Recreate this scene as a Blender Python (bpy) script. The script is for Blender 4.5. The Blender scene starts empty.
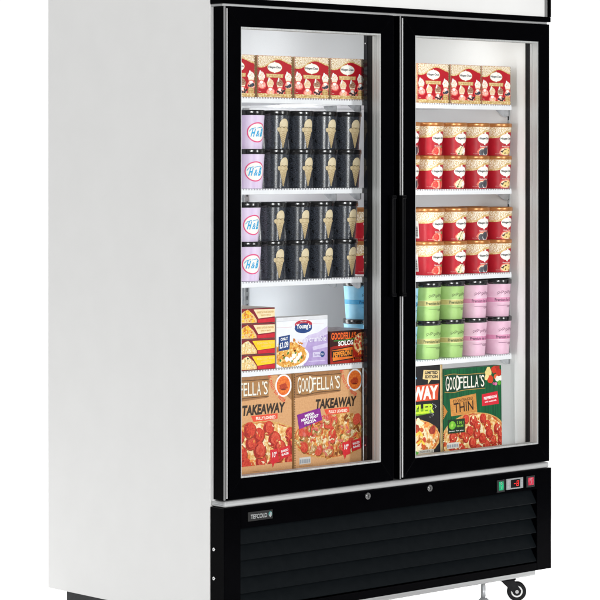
import bpy, bmesh, math, random
from mathutils import Vector
from mathutils.geometry import tessellate_polygon
R = math.radians
scene = bpy.context.scene
COL = scene.collection

# ------------------------------------------------------------------ camera
TH = R(47.4876)
S_, C_ = math.sin(TH), math.cos(TH)
XC, ZC, EYE = -0.2122, 6.8337, 1.385
cam_d = bpy.data.cameras.new('camera')
cam = bpy.data.objects.new('camera', cam_d)
COL.objects.link(cam)
cam.location = (-(XC*S_ + ZC*C_), -(-XC*C_ + ZC*S_), EYE)
cam.rotation_euler = (R(90), 0, TH - R(90))
cam_d.sensor_width = 36
cam_d.lens = 36*2444.7749/600
cam_d.shift_y = (163.95-300)/600
cam_d.clip_start = 0.1
cam_d.clip_end = 200
scene.camera = cam

# ------------------------------------------------------------------ studio world: white backdrop behind, dim studio in front
w = bpy.data.worlds.new('World')
scene.world = w
w.use_nodes = True
nt = w.node_tree
bg = nt.nodes['Background']
bg.inputs['Color'].default_value = (1, 1, 1, 1)
tc = nt.nodes.new('ShaderNodeTexCoord')
dot = nt.nodes.new('ShaderNodeVectorMath'); dot.operation = 'DOT_PRODUCT'
dot.inputs[1].default_value = (C_, S_, 0)
nt.links.new(tc.outputs['Generated'], dot.inputs[0])
mr = nt.nodes.new('ShaderNodeMapRange')
mr.inputs['From Min'].default_value = 0.0
mr.inputs['From Max'].default_value = 0.45
mr.inputs['To Min'].default_value = 0.10
mr.inputs['To Max'].default_value = 1.08
nt.links.new(dot.outputs['Value'], mr.inputs['Value'])
nt.links.new(mr.outputs['Result'], bg.inputs['Strength'])

scene.view_settings.view_transform = 'Standard'
scene.view_settings.look = 'None'
scene.view_settings.exposure = 0
scene.view_settings.gamma = 1
scene.render.film_transparent = False
try:
    scene.cycles.transparent_max_bounces = 24
    scene.cycles.max_bounces = 10
    scene.cycles.sample_clamp_indirect = 4
except Exception:
    pass

# ------------------------------------------------------------------ studio lamps
def area(name, loc, target, sx, sy, power, col=(1, 1, 1)):
    l = bpy.data.lights.new(name, 'AREA')
    l.shape = 'RECTANGLE'; l.size = sx; l.size_y = sy; l.energy = power; l.color = col
    o = bpy.data.objects.new(name, l); COL.objects.link(o)
    o.location = loc
    d = Vector(target) - Vector(loc)
    o.rotation_euler = d.to_track_quat('-Z', 'Y').to_euler()
    return o
CEN = Vector((0.68, 0.1, 1.15))
def polar(az, dist, z):   # az measured from the front normal, positive to the right
    return (CEN.x + dist*math.sin(R(az)), CEN.y - dist*math.cos(R(az)), z)
area('key_softbox', polar(-26, 8.5, 2.0), CEN, 1.5, 3.6, 470)
area('side_fill', polar(-88, 6.0, 4.4), (0.1, 0.4, 2.5), 3.0, 2.2, 108)  # added fill, out of view, to lift the left side panel
area('strip_softbox', polar(16, 5.4, 1.5), CEN, 0.55, 3.2, 135)
area('overhead_fill', (1.7, 3.6, 5.6), (1.7, 3.0, 0), 7, 7, 430)  # added lamp above and behind, blows the floor out to white
area('low_rear_fill', (2.15, 1.55, 0.14), (1.15, 0.1, 0.03), 0.9, 0.2, 120)  # unseen lamp added to whiten the floor under the cabinet
area('ceiling_fill', (0.69, 0.26, 1.845), (0.69, 0.26, 0), 1.1, 0.12, 1.6)  # unseen lamp added under the ceiling to brighten the interior
for lx, ly, pw in ((0.0595, 0.40, 5.5), (0.6865, 0.50, 3.8)):      # unseen lamps added inside the cabinet to brighten its back and right walls
    area('inner_fill', (lx, ly, 1.14), (lx+1, ly+.02, 1.14), 0.14, 1.28, pw)
pl_ = area('post_fill', (0.7565, 0.0705, 1.14), (1.7, 0.075, 1.14), 0.014, 1.28, .62)  # unseen lamp added beside the post to brighten the right wall
pl_.data.spread = R(70)

# ------------------------------------------------------------------ materials
def hx(h):
    h = h.lstrip('#')
    v = [int(h[i:i+2], 16)/255 for i in (0, 2, 4)]
    return tuple((c/12.92 if c <= .04045 else ((c+.055)/1.055)**2.4) for c in v)
MATS = {}
def mat(name, c1, c2=None, scale=60, rough=.45, metal=0, spec=.5, emit=None, es=0, lo=.35, hi=.65, coat=0,
        detail=3, c3=None, bump=0, aniso=None, roughvar=0):
    if name in MATS: return MATS[name]
    if isinstance(c1, str): c1 = hx(c1)
    m = bpy.data.materials.new(name); m.use_nodes = True
    n = m.node_tree; b = n.nodes['Principled BSDF']
    b.inputs['Roughness'].default_value = rough
    b.inputs['Metallic'].default_value = metal
    b.inputs['Specular IOR Level'].default_value = spec
    b.inputs['Coat Weight'].default_value = coat
    if c2 is None: c2 = tuple(x*.93 for x in c1)
    if isinstance(c2, str): c2 = hx(c2)
    t = n.nodes.new('ShaderNodeTexCoord'); ns = n.nodes.new('ShaderNodeTexNoise')
    ns.inputs['Scale'].default_value = scale; ns.inputs['Detail'].default_value = detail
    src = t.outputs['Object']
    if aniso:
        mp = n.nodes.new('ShaderNodeMapping'); mp.inputs['Scale'].default_value = aniso
        n.links.new(src, mp.inputs['Vector']); src = mp.outputs['Vector']
    n.links.new(src, ns.inputs['Vector'])
    cr = n.nodes.new('ShaderNodeValToRGB')
    cr.color_ramp.elements[0].position = lo; cr.color_ramp.elements[0].color = (*c1, 1)
    cr.color_ramp.elements[1].position = hi; cr.color_ramp.elements[1].color = (*c2, 1)
    if c3:
        if isinstance(c3, str): c3 = hx(c3)
        e = cr.color_ramp.elements.new((lo+hi)/2); e.color = (*c3, 1)
    n.links.new(ns.outputs['Fac'], cr.inputs['Fac'])
    n.links.new(cr.outputs['Color'], b.inputs['Base Color'])
    if roughvar:
        m2 = n.nodes.new('ShaderNodeMapRange'); m2.inputs['To Min'].default_value = rough-roughvar
        m2.inputs['To Max'].default_value = rough+roughvar
        n.links.new(ns.outputs['Fac'], m2.inputs['Value']); n.links.new(m2.outputs['Result'], b.inputs['Roughness'])
    if bump:
        bp = n.nodes.new('ShaderNodeBump'); bp.inputs['Strength'].default_value = bump; bp.inputs['Distance'].default_value = .002
        n.links.new(ns.outputs['Fac'], bp.inputs['Height']); n.links.new(bp.outputs['Normal'], b.inputs['Normal'])
    if emit:
        if isinstance(emit, str): emit = hx(emit)
        b.inputs['Emission Color'].default_value = (*emit, 1); b.inputs['Emission Strength'].default_value = es
    MATS[name] = m
    return m
def P(c1, c2=None, scale=60, rough=.42, **k):      # printed ink, named by its colours
    return mat('print_%s_%s_%s' % (c1, c2, scale), c1, c2, scale, rough, spec=k.pop('spec', .35), **k)

white_paint = mat('white_powder_coat', (.80, .80, .79), (.785, .785, .775), 9, .55, spec=.3)
liner_white = mat('white_liner', (.80, .805, .81), (.78, .785, .79), 6, .5, spec=.3)
shelf_white = mat('white_coated_wire', (.84, .85, .87), (.80, .81, .84), 30, .4)
black_gloss = mat('black_gloss_frame', (.0004, .0004, .0008), (.0006, .0006, .0011), 25, .22, spec=.025)
black_satin = mat('black_satin_panel', (.0033, .0047, .0058), (.0043, .0058, .0070), 40, .5, spec=.05)
black_rubber = mat('black_rubber', (.006, .006, .007), (.010, .010, .011), 80, .6, spec=.15)
dark_mirror = mat('black_mullion_gloss', (.004, .005, .009), (.006, .007, .011), 8, .10, spec=.5)
silver = mat('silver_trim', (.25, .25, .25), (.19, .19, .19), 30, .38, metal=.25, aniso=(1, 1, .05))
silver_h = mat('silver_sill', (.50, .51, .51), (.36, .36, .36), 22, .35, metal=.25, aniso=(.08, 1, 6))
bright_trim = mat('bright_trim', (.68, .68, .68), (.62, .62, .62), 30, .35)
spacer = mat('aluminium_spacer', (.52, .53, .52), (.40, .41, .41), 320, .4, metal=.15, aniso=(1, 1, .002))
steel = mat('zinc_steel', (.50, .51, .52), (.36, .37, .38), 60, .35, metal=.6)
dark_steel = mat('dark_steel', (.008, .009, .010), (.016, .017, .019), 50, .45, metal=.4)
chrome = mat('chrome', (.7, .7, .7), (.6, .6, .6), 40, .18, metal=1)

def glass_mat():
    m = bpy.data.materials.new('clear_door_glass'); m.use_nodes = True
    n = m.node_tree; n.nodes.remove(n.nodes['Principled BSDF'])
    out = n.nodes['Material Output']
    tr = n.nodes.new('ShaderNodeBsdfTransparent'); tr.inputs['Color'].default_value = (.985, .99, .988, 1)
    gl = n.nodes.new('ShaderNodeBsdfGlossy'); gl.inputs['Roughness'].default_value = .02
    gl.inputs['Color'].default_value = (1, 1, 1, 1)
    fr = n.nodes.new('ShaderNodeFresnel'); fr.inputs['IOR'].default_value = 1.35
    mx = n.nodes.new('ShaderNodeMixShader')
    ge = n.nodes.new('ShaderNodeNewGeometry')      # only the outer surface of the pane mirrors
    inv = n.nodes.new('ShaderNodeMath'); inv.operation = 'SUBTRACT'; inv.inputs[0].default_value = 1
    mu_ = n.nodes.new('ShaderNodeMath'); mu_.operation = 'MULTIPLY'
    n.links.new(ge.outputs['Backfacing'], inv.inputs[1])
    n.links.new(fr.outputs['Fac'], mu_.inputs[0]); n.links.new(inv.outputs[0], mu_.inputs[1])
    n.links.new(mu_.outputs[0], mx.inputs['Fac'])
    n.links.new(tr.outputs[0], mx.inputs[1]); n.links.new(gl.outputs[0], mx.inputs[2])
    n.links.new(mx.outputs[0], out.inputs['Surface'])
    return m
glass = glass_mat()

# ------------------------------------------------------------------ mesh helpers
def bx(bm, x0, x1, y0, y1, z0, z1, mi=0, bev=0, seg=1):
    t = bmesh.new()
    bmesh.ops.create_cube(t, size=1)
    for v in t.verts:
        v.co = Vector(((x0+x1)/2 + v.co.x*(x1-x0), (y0+y1)/2 + v.co.y*(y1-y0), (z0+z1)/2 + v.co.z*(z1-z0)))
    if bev:
        bmesh.ops.bevel(t, geom=list(t.edges), offset=bev, segments=seg, affect='EDGES', profile=.5)
    join(bm, t, mi)
def join(bm, t, mi=0, smooth=False):
    vm = {v: bm.verts.new(v.co) for v in t.verts}
    for f in t.faces:
        try:
            nf = bm.faces.new([vm[v] for v in f.verts]); nf.material_index = mi; nf.smooth = smooth
        except ValueError: pass
    t.free()
def cyl(bm, p0, p1, r0, r1=None, n=20, mi=0, caps=True):
    r1 = r0 if r1 is None else r1
    p0, p1 = Vector(p0), Vector(p1); d = (p1-p0).normalized()
    a = d.orthogonal().normalized(); b = d.cross(a)
    A = [bm.verts.new(p0 + r0*(a*math.cos(2*math.pi*i/n) + b*math.sin(2*math.pi*i/n))) for i in range(n)]
    B = [bm.verts.new(p1 + r1*(a*math.cos(2*math.pi*i/n) + b*math.sin(2*math.pi*i/n))) for i in range(n)]
    for i in range(n):
        f = bm.faces.new((A[i], A[(i+1) % n], B[(i+1) % n], B[i])); f.material_index = mi; f.smooth = True
    if caps:
        bm.faces.new(A[::-1]).material_index = mi; bm.faces.new(B).material_index = mi
def lathe(bm, prof, n=48, axis=None, mi=0):       # prof: list of (r, z), about z through the origin
    rings = []
    for r, z in prof:
        if r < 1e-6: rings.append([bm.verts.new((0, 0, z))])
        else: rings.append([bm.verts.new((r*math.sin(2*math.pi*i/n), -r*math.cos(2*math.pi*i/n), z)) for i in range(n)])
    for A, B in zip(rings, rings[1:]):
        for i in range(n):
            j = (i+1) % n
            q = [A[i], A[j], B[j], B[i]] if len(A) > 1 and len(B) > 1 else ([A[0], B[j], B[i]] if len(A) == 1 else [A[i], A[j], B[0]])
            f = bm.faces.new(q); f.material_index = mi; f.smooth = True
def obj(name, bm, mats, parent=None, normals=None):
    bmesh.ops.recalc_face_normals(bm, faces=bm.faces) if normals is None else None
    me = bpy.data.meshes.new(name); bm.to_mesh(me); bm.free()
    for m in (mats if isinstance(mats, (list, tuple)) else [mats]): me.materials.append(m)
    o = bpy.data.objects.new(name, me); COL.objects.link(o)
    if parent: o.parent = parent
    return o
def tag(o, label=None, cat=None, group=None, kind=None):
    if label: o['label'] = label
    if cat: o['category'] = cat
    if group: o['group'] = group
    if kind: o['kind'] = kind
    return o
def empty(name, loc):
    o = bpy.data.objects.new(name, None); COL.objects.link(o); o.location = loc
    o.empty_display_size = .05
    return o

# ------------------------------------------------------------------ printed artwork: flat polygons in label units, wrapped onto a face
_txt = {}
def text_polys(s, bold, shear):
    k = (s, bold, shear)
    if k in _txt: return _txt[k]
    cu = bpy.data.curves.new('lettering', 'FONT'); cu.body = s; cu.size = 1; cu.offset = bold; cu.shear = shear
    cu.resolution_u = 3
    o = bpy.data.objects.new('lettering', cu); COL.objects.link(o)
    dg = bpy.context.evaluated_depsgraph_get(); dg.update()
    me = o.evaluated_get(dg).to_mesh()
    vs = [(v.co.x, v.co.y) for v in me.vertices]
    fs = [[vs[i] for i in p.vertices] for p in me.polygons]
    o.evaluated_get(dg).to_mesh_clear()
    bpy.data.objects.remove(o); bpy.data.curves.remove(cu)
    x0 = min(v[0] for v in vs); x1 = max(v[0] for v in vs); y0 = min(v[1] for v in vs); y1 = max(v[1] for v in vs)
    fs = [[((x-x0)/(x1-x0)-.5, (y-y0)/(y1-y0)-.5) for x, y in f] for f in fs]
    _txt[k] = fs
    return fs
def clip_poly(p, x0, x1, y0, y1):
    for ax, lim, sg in ((0, x0, 1), (0, x1, -1), (1, y0, 1), (1, y1, -1)):
        q = []
        for i in range(len(p)):
            a, b = p[i-1], p[i]
            ia, ib = (a[ax]-lim)*sg >= 0, (b[ax]-lim)*sg >= 0
            if ia != ib:
                t = (lim-a[ax])/(b[ax]-a[ax])
                q.append((a[0]+(b[0]-a[0])*t, a[1]+(b[1]-a[1])*t))
            if ib: q.append(b)
        p = q
        if len(p) < 3: return []
    return p
class Art:
    def __init__(s, x0, x1, y0, y1):
        s.c = (x0, x1, y0, y1); s.f = []; s.l = 1
    def raw(s, pts, m, c=None):
        q = clip_poly(pts, *(c or s.c))
        if len(q) >= 3: s.f.append((q, m, s.l))
    def poly(s, pts, m, c=None):
        for t in tessellate_polygon([[Vector((x, y, 0)) for x, y in pts]]):
            s.raw([pts[i] for i in t], m, c)
        s.l += 1; return s
    def rect(s, x0, x1, y0, y1, m): s.raw([(x0, y0), (x1, y0), (x1, y1), (x0, y1)], m); s.l += 1
    def quad(s, pts, m): s.raw(pts, m); s.l += 1
    def ell(s, cx, cy, rx, ry, m, n=28, rot=0, c=None, keep=False):
        p = []
        for i in range(n):
            a = 2*math.pi*i/n; x, y = rx*math.cos(a), ry*math.sin(a)
            p.append((cx + x*math.cos(rot)-y*math.sin(rot), cy + x*math.sin(rot)+y*math.cos(rot)))
        for i in range(1, n-1): s.raw([p[0], p[i], p[i+1]], m, c)
        if not keep: s.l += 1
    def blob(s, cx, cy, r, m, jag=.25, n=11, asp=1, rot=0, rnd=random, c=None, keep=False):
        p = []
        for i in range(n):
            a = 2*math.pi*i/n; q = r*(1 + rnd.uniform(-jag, jag)); x, y = q*math.cos(a), q*asp*math.sin(a)
            p.append((cx + x*math.cos(rot)-y*math.sin(rot), cy + x*math.sin(rot)+y*math.cos(rot)))
        for i in range(n): s.raw([(cx, cy), p[i], p[(i+1) % n]], m, c)
        if not keep: s.l += 1
    def ring(s, cx, cy, rx, ry, wd, m, n=36):
        for i in range(n):
            a, b = 2*math.pi*i/n, 2*math.pi*(i+1)/n
            f = lambda t, k: (cx+(rx+k)*math.cos(t), cy+(ry+k)*math.sin(t))
            s.raw([f(a, 0), f(a, wd), f(b, wd), f(b, 0)], m)
        s.l += 1
    def line(s, pts, wd, m):
        for (ax, ay), (bx_, by) in zip(pts, pts[1:]):
            dx, dy = bx_-ax, by-ay; L = math.hypot(dx, dy) or 1; nx, ny = -dy/L*wd/2, dx/L*wd/2
            ex, ey = dx/L*wd*.25, dy/L*wd*.25
            s.raw([(ax-nx-ex, ay-ny-ey), (bx_-nx+ex, by-ny+ey), (bx_+nx+ex, by+ny+ey), (ax+nx-ex, ay+ny-ey)], m)
        s.l += 1
    def text(s, t, cx, cy, wd, ht, m, bold=0, shear=0, rot=0, lift=True):
        ca, sa = math.cos(rot), math.sin(rot)
        for f in text_polys(t, bold, shear):
            s.raw([(cx + x*wd*ca - y*ht*sa, cy + x*wd*sa + y*ht*ca) for x, y in f], m)
        s.l += 1
    def arc_text(s, t, cx, cy, r, a0, a1, ht, m, bold=0):
        n = len(t)
        for i, ch in enumerate(t):
            if ch == ' ': continue
            a = a0 + (a1-a0)*(i+.5)/n
            wd = abs(a1-a0)*r/n*.82
            s.l -= 1 if i else 0
            s.text(ch, cx+r*math.cos(a), cy+r*math.sin(a), wd*(.45 if ch in "I'.-" else 1), ht*(.25 if ch in "'.-" else 1), m, bold, 0, a + (math.pi/2 if a1 > a0 else -math.pi/2))

EPS = .00022
def split(p, lim):       # keep decal triangles small enough to follow a curve
    out = []; st = [p[:1] + p[i:i+2] for i in range(1, len(p)-1)]
    while st:
        t = st.pop()
        e = [abs(t[i][0]-t[(i+1) % 3][0]) for i in range(3)]
        k = max(range(3), key=lambda i: e[i])
        if e[k] <= lim: out.append(t); continue
        a, b, c = t[k], t[(k+1) % 3], t[(k+2) % 3]
        m = ((a[0]+b[0])/2, (a[1]+b[1])/2)
        st += [[a, m, c], [m, b, c]]
    return out

# ------------------------------------------------------------------ carton: one mesh, printed front
def carton(name, x0, x1, y, z, h, d, base, side, art_fn, label, group=None, top=None, art_side=None, lean=0, rz=0):
    wd = x1-x0
    bm = bmesh.new(); mats = [base, side, top or side]
    t = bmesh.new(); bmesh.ops.create_cube(t, size=1)
    for v in t.verts: v.co = Vector((v.co.x*wd, d/2+v.co.y*d, h/2+v.co.z*h))
    bmesh.ops.bevel(t, geom=list(t.edges), offset=.0011, segments=2, affect='EDGES', profile=.5)
    t.faces.ensure_lookup_table(); t.normal_update()
    vm = {v: bm.verts.new(v.co) for v in t.verts}
    for f in t.faces:
        nf = bm.faces.new([vm[v] for v in f.verts]); n = f.normal
        nf.material_index = 0 if n.y < -.5 else (2 if abs(n.z) > .7 else 1)
    t.free()
    a = Art(-wd/2+.0008, wd/2-.0008, .0008, h-.0008); art_fn(a, wd, h)
    fl = [(f, m, l, 0) for f, m, l in a.f]
    if art_side:
        b = Art(.0008, d-.0008, .0008, h-.0008); art_side(b, d, h); fl += [(f, m, l, 1) for f, m, l in b.f]
    ep = min(EPS*.6, .0011/max(1, a.l))
    for f, m, l, k in fl:
        if m not in mats: mats.append(m)
        if k == 0: vs = [bm.verts.new((x, -ep*l-.00015, yy)) for x, yy in f]
        else: vs = [bm.verts.new((-wd/2-ep*l-.00015, d-x, yy)) for x, yy in f]
        try: bm.faces.new(vs).material_index = mats.index(m)
        except ValueError: pass
    bm.normal_update()
    for f in bm.faces:
        pass
    o = obj(name, bm, mats, None, normals=True)
    o.location = ((x0+x1)/2, y, z); o.rotation_euler = (lean, 0, rz)
    tag(o, label, 'box', group)
    return o

# ------------------------------------------------------------------ tub: empty > tub_body (> printed on it), lid
def make_tub(body_m, lid_m, rl, rt, rb, h, lidh, art_fn, rounded=False):
    root = empty('ice_cream_tub', (0, 0, 0))
    bm = bmesh.new(); hb = h-lidh*.6
    lathe(bm, [(0, .003), (rb-.003, .003), (rb-.0008, 0), (rb, .0012), (rt, hb)], 96)
    mats = [body_m]
    Rm = (rb+rt)/2
    a = Art(-math.pi*Rm*.75, math.pi*Rm*.75, .003, hb-.0003); art_fn(a, Rm, h-lidh)
    slope = (rb-rt)/hb; nz = slope; nl = math.hypot(1, nz)
    base_n = len(bm.verts)
    nr = []
    ep = min(.00010, .0013/max(1, a.l))
    for f, m, l in a.f:
        if m not in mats: mats.append(m)
        for tri in split(f, .0022):
            vs = []
            for x, y in tri:
                an = x/Rm; r = rb+(rt-rb)*y/hb + .00012 + ep*l
                vs.append(bm.verts.new((r*math.sin(an), -r*math.cos(an), y)))
            try:
                ff = bm.faces.new(vs); ff.material_index = mats.index(m); ff.smooth = True
            except ValueError: pass
    bm.normal_update()
    bm.verts.ensure_lookup_table(); bm.verts.index_update()
    for i, v in enumerate(bm.verts):
        q = math.hypot(v.co.x, v.co.y)
        if i >= base_n: nr.append((v.co.x/q/nl, v.co.y/q/nl, nz/nl))
        else: nr.append(tuple(v.normal) if v.normal.length > .5 else (0, 0, 1))
    for f in bm.faces:
        if len(f.verts) == 3 and f.verts[0].index >= base_n:
            c = f.calc_center_median()
            if f.normal.x*c.x + f.normal.y*c.y < 0: f.normal_flip()
    o = obj('tub_body', bm, mats, root, normals=True)
    # outward lathe faces keep their own smooth normals; decals take the tub's
    for i in range(base_n):
        v = o.data.vertices[i].co; q = math.hypot(v.x, v.y)
        if q > 1e-6 and v.z > .0005: nr[i] = (v.x/q/nl, v.y/q/nl, nz/nl)
    o.data.normals_split_custom_set_from_vertices(nr)
    bm = bmesh.new(); z0 = h-lidh
    e = .0011
    lathe(bm, [(rl-.0025, z0), (rl-e, z0), (rl, z0+e), (rl, z0+lidh-.0035), (rl-.0006, z0+lidh-.0012), (rl-.002, z0+lidh),
               (rl-.0045, z0+lidh), (rl-.0055, z0+lidh-.002), (0, z0+lidh-.002)], 56)
    obj('lid', bm, lid_m, root)
    return root
def copy_tree(o):
    c = o.copy(); COL.objects.link(c)
    for ch in o.children:
        d = ch.copy(); COL.objects.link(d); d.parent = c
    return c
_used = set()
def place(proto, x, y, z, label, group, rz=0):
    o = proto if proto.name not in _used else copy_tree(proto)
    _used.add(proto.name)
    o.location = (x, y, z); o.rotation_euler = (0, 0, rz)
    tag(o, label, 'ice cream tub', group)
    return o

# ================================================================== floor
bm = bmesh.new()
bmesh.ops.create_circle(bm, cap_ends=True, segments=96, radius=3.7)
fl = obj('floor', bm, mat('white_studio_floor', (.88, .88, .88), (.87, .87, .87), 3, .7, spec=.2))
fl.location = (1.1, 2.2, 0); tag(fl, kind='structure')

# ================================================================== freezer
W, D = 1.37, .8195
FZ = empty('display_freezer', (W/2, D/2, 0))
tag(FZ, 'tall white upright display freezer with two black framed glass doors and stocked shelves', 'freezer')
FZ_off = Vector((W/2, D/2, 0))
def fobj(name, bm, mats, parent=None):
    if parent is None:
        for v in bm.verts: v.co -= FZ_off
        return obj(name, bm, mats, FZ)
    if parent is not FZ:
        for v in bm.verts: v.co -= FZ_off
    return obj(name, bm, mats, parent)
ZB, ZT = .0967, 2.05
bm = bmesh.new()
bx(bm, 0, .058, .0625, D, ZB, ZT)
bx(bm, 1.3192, W, .0625, D, ZB, ZT)
bx(bm, .058, 1.3192, .745, D, ZB, ZT)
bx(bm, .058, 1.3192, .0625, .745, 1.85, ZT)
bx(bm, .058, 1.3192, .0625, .745, .14, .478)
cab = fobj('cabinet', bm, white_paint)
for fx0, fx1 in ((.0035, .0400), (1.3365, W-.004)):      # pale flange beside the door opening
    bm = bmesh.new(); bx(bm, fx0, fx1, .0465, .0622, .4365, 1.8275, bev=.002)
    fobj('front_flange', bm, bright_trim)
# inside: rear wall plates, rails
bm = bmesh.new()
bx(bm, .0585, 1.3188, .738, .7445, .479, 1.849, bev=.001)
fobj('rear_liner', bm, mat('liner_grey_white', (.70, .715, .74), (.68, .695, .72), 5, .5, spec=.3))
for x0, y0, y1, side in ((.30, 0, 0, 1), (.713, 0, 0, 1)):
    bm = bmesh.new()
    bx(bm, x0, x0+.022, .728, .7378, .52, 1.565, bev=.001)
    for k in range(40): bx(bm, x0+.009, x0+.013, .7272, .7277, .54+k*.0255, .552+k*.0255, 1)
    fobj('shelf_rail', bm, [steel, dark_steel])
bm = bmesh.new()
bx(bm, 1.3172, 1.3190, .130, .142, .745, 1.565, bev=.0006)
for k in range(31): bx(bm, 1.3167, 1.3170, .133, .138, .76+k*.0255, .772+k*.0255, 1)
fobj('shelf_rail', bm, [steel, dark_steel])

# header sign
bm = bmesh.new()
z0, z1 = 1.8346, 2.075
bx(bm, 0, W, .0015, .06, z0, z0+.0165, bev=.0015)
bx(bm, 0, W, .0015, .06, z1-.02, z1, bev=.0015)
bx(bm, 0, .013, .0015, .06, z0+.0167, z1-.0202)
bx(bm, 1.3573, W, .0015, .06, z0+.0167, z1-.0202)
hd = fobj('header_sign', bm, black_gloss)
bm = bmesh.new(); bx(bm, .0132, 1.3448, .006, .055, z0+.0166, z1-.0203)
fobj('light_panel', bm, mat('backlit_white_acrylic', (.60, .60, .59), None, 4, .4, emit=(1, 1, .985), es=.19), hd)
bm = bmesh.new()
bx(bm, 1.3450, 1.3505, .003, .05, z0+.0166, z1-.0203); bx(bm, 1.3507, 1.3571, .005, .05, z0+.0166, z1-.0203)
fobj('trim_strip', bm, silver, hd)
bm = bmesh.new()                                   # pale gap strip under the header
bx(bm, .004, 1.362, .012, .06, 1.8277, 1.8344)
fobj('upper_sill', bm, silver_h)

# lower sill between doors and grille
bm = bmesh.new()
bx(bm, .004, 1.364, .004, .062, .4218, .4400, bev=.006, seg=3)
fobj('lower_sill', bm, silver_h)

# door
def door(x0, x1, ox0, ox1, trim, hx0, hx1):
    z0, z1, oz0, oz1 = .4432, 1.8273, .5006, 1.7712
    Y1 = .0455
    t1 = trim+.0135
    bm = bmesh.new()
    g = .0006
    # mitred front frame made of four trapezoid bars
    def bar(p):      # p: four (x, z) outline corners
        t = bmesh.new()
        A = [t.verts.new((x, 0, z)) for x, z in p]; B = [t.verts.new((x, Y1, z)) for x, z in p]
        t.faces.new(A); t.faces.new(B[::-1])
        for i in range(4): t.faces.new((A[i], B[i], B[(i+1) % 4], A[(i+1) % 4]))
        bmesh.ops.recalc_face_normals(t, faces=t.faces)
        bmesh.ops.bevel(t, geom=list(t.edges), offset=.0007, segments=2, affect='EDGES', profile=.5)
        join(bm, t)
    bar([(t1, z0), (t1, z1), (ox0, oz1), (ox0, oz0)])
    bar([(x1, z0), (x1, z1), (ox1, oz1), (ox1, oz0)])
    bar([(t1+g, z0), (x1-g, z0), (ox1-g, oz0), (ox0+g, oz0)])
    bar([(t1+g, z1), (x1-g, z1), (ox1-g, oz1), (ox0+g, oz1)])
    bx(bm, trim, t1-.0002, .004, Y1, z0, z1)       # hinge/handle side stile behind the trim
    d = fobj('door', bm, black_gloss)
    bm = bmesh.new()
    bx(bm, trim+.0002, trim+(.0062 if trim < .1 else .0048), .0002, .0038, z0, z1, bev=.001)
    bx(bm, trim+.0100, trim+.0130, -.0004, .0038, z0+.004, z1-.006, 1, bev=.0008)
    fobj('edge_trim', bm, [silver, bright_trim], d)
    bm = bmesh.new()                               # spacer lining of the glazed opening
    a, b = .003, .0335
    th = .005
    for k, (m0, m1) in enumerate(((a, .014), (.0142, .024), (.0242, b))):
        tk = th - (k == 1)*.0012
        bx(bm, ox0, ox0+tk, m0, m1, oz0, oz1); bx(bm, ox1-tk, ox1, m0, m1, oz0, oz1)
        bx(bm, ox0+th, ox1-th, m0, m1, oz0, oz0+tk); bx(bm, ox0+th, ox1-th, m0, m1, oz1-tk, oz1)
    fobj('glazing_spacer', bm, spacer, d)
    bm = bmesh.new()
    a, b = .0340, .0460
    bx(bm, ox0-.004, ox0+.004, a, b, oz0, oz1); bx(bm, ox1-.004, ox1+.004, a, b, oz0, oz1)
    bx(bm, ox0+.0041, ox1-.0041, a, b, oz0-.004, oz0+.0025); bx(bm, ox0+.0041, ox1-.0041, a, b, oz1-.003, oz1+.004)
    fobj('inner_frame', bm, black_rubber, d)
    bm = bmesh.new(); bx(bm, ox0+.0052, ox1-.0052, .0145, .0185, oz0+.0052, oz1-.0052)
    fobj('glass_pane', bm, glass, d)
    bm = bmesh.new()                               # soft magnetic gasket behind the frame
    a, b = .0462, .0612
    for (p0, p1, q0, q1) in ((ox0-.022, ox0-.002, oz0-.02, oz1+.02), (ox1+.001, ox1+.022, oz0-.02, oz1+.02)):
        for i in range(3): bx(bm, p0+.0006*i, p1-.0006*i, a+.005*i, a+.005*i+.0046, q0, q1, bev=.001)
    for (q0, q1) in ((oz0-.02, oz0-.003), (oz1+.003, oz1+.02)):
        bx(bm, ox0-.0018, ox1+.0008, a, b, q0, q1, bev=.001)
    fobj('gasket', bm, black_rubber, d)
    bm = bmesh.new()                               # recessed pull bar
    bx(bm, hx0, hx1, -.0155, -.0008, .995, 1.287, bev=.004, seg=3)
    bx(bm, hx0-.0015, hx1+.0015, -.018, -.0006, .990, 1.0005, bev=.002); bx(bm, hx0-.0015, hx1+.0015, -.018, -.0006, 1.2815, 1.2915, bev=.002)
    fobj('handle', bm, mat('black_handle', (.0012, .0012, .0016), (.002, .002, .0026), 30, .35, spec=.05), d)
    return d
d1 = door(.0, .6658, .0628, .6157, .0, .646, .662)
d2 = door(.694, 1.3604, .7579, 1.3117, .6935, .688, .704)
def hinge(x0, x1, z, up):
    bm = bmesh.new()
    bx(bm, x0, x1, .010, .050, z, z+.004, bev=.001)
    bx(bm, x0+.003, x0+.02, .016, .044, z+.0042, z+.0085, bev=.001)
    cyl(bm, (x0+.022, .03, z-.004), (x0+.022, .03, z+.0115), .0065)
    fobj('hinge', bm, up)
hinge(.002, .052, .4285, steel)
hinge(1.318, 1.368, .4285, dark_steel)
hinge(.004, .05, 1.8262-.006, steel)
hinge(1.315, 1.362, 1.8255, steel)
# mullion between the openings, with door switch dots
bm = bmesh.new()
bx(bm, .6185, .7545, .0626, .0795, .479, 1.8495, bev=.001)
bx(bm, .640, .735, .0466, .0616, .479, 1.8095)
mu = fobj('mullion', bm, dark_mirror)
for z in (1.745, 1.09, .545):
    bm = bmesh.new(); cyl(bm, (.617, .071, z), (.6184, .071, z), .0024, n=12)
    fobj('screw', bm, chrome, mu)

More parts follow.
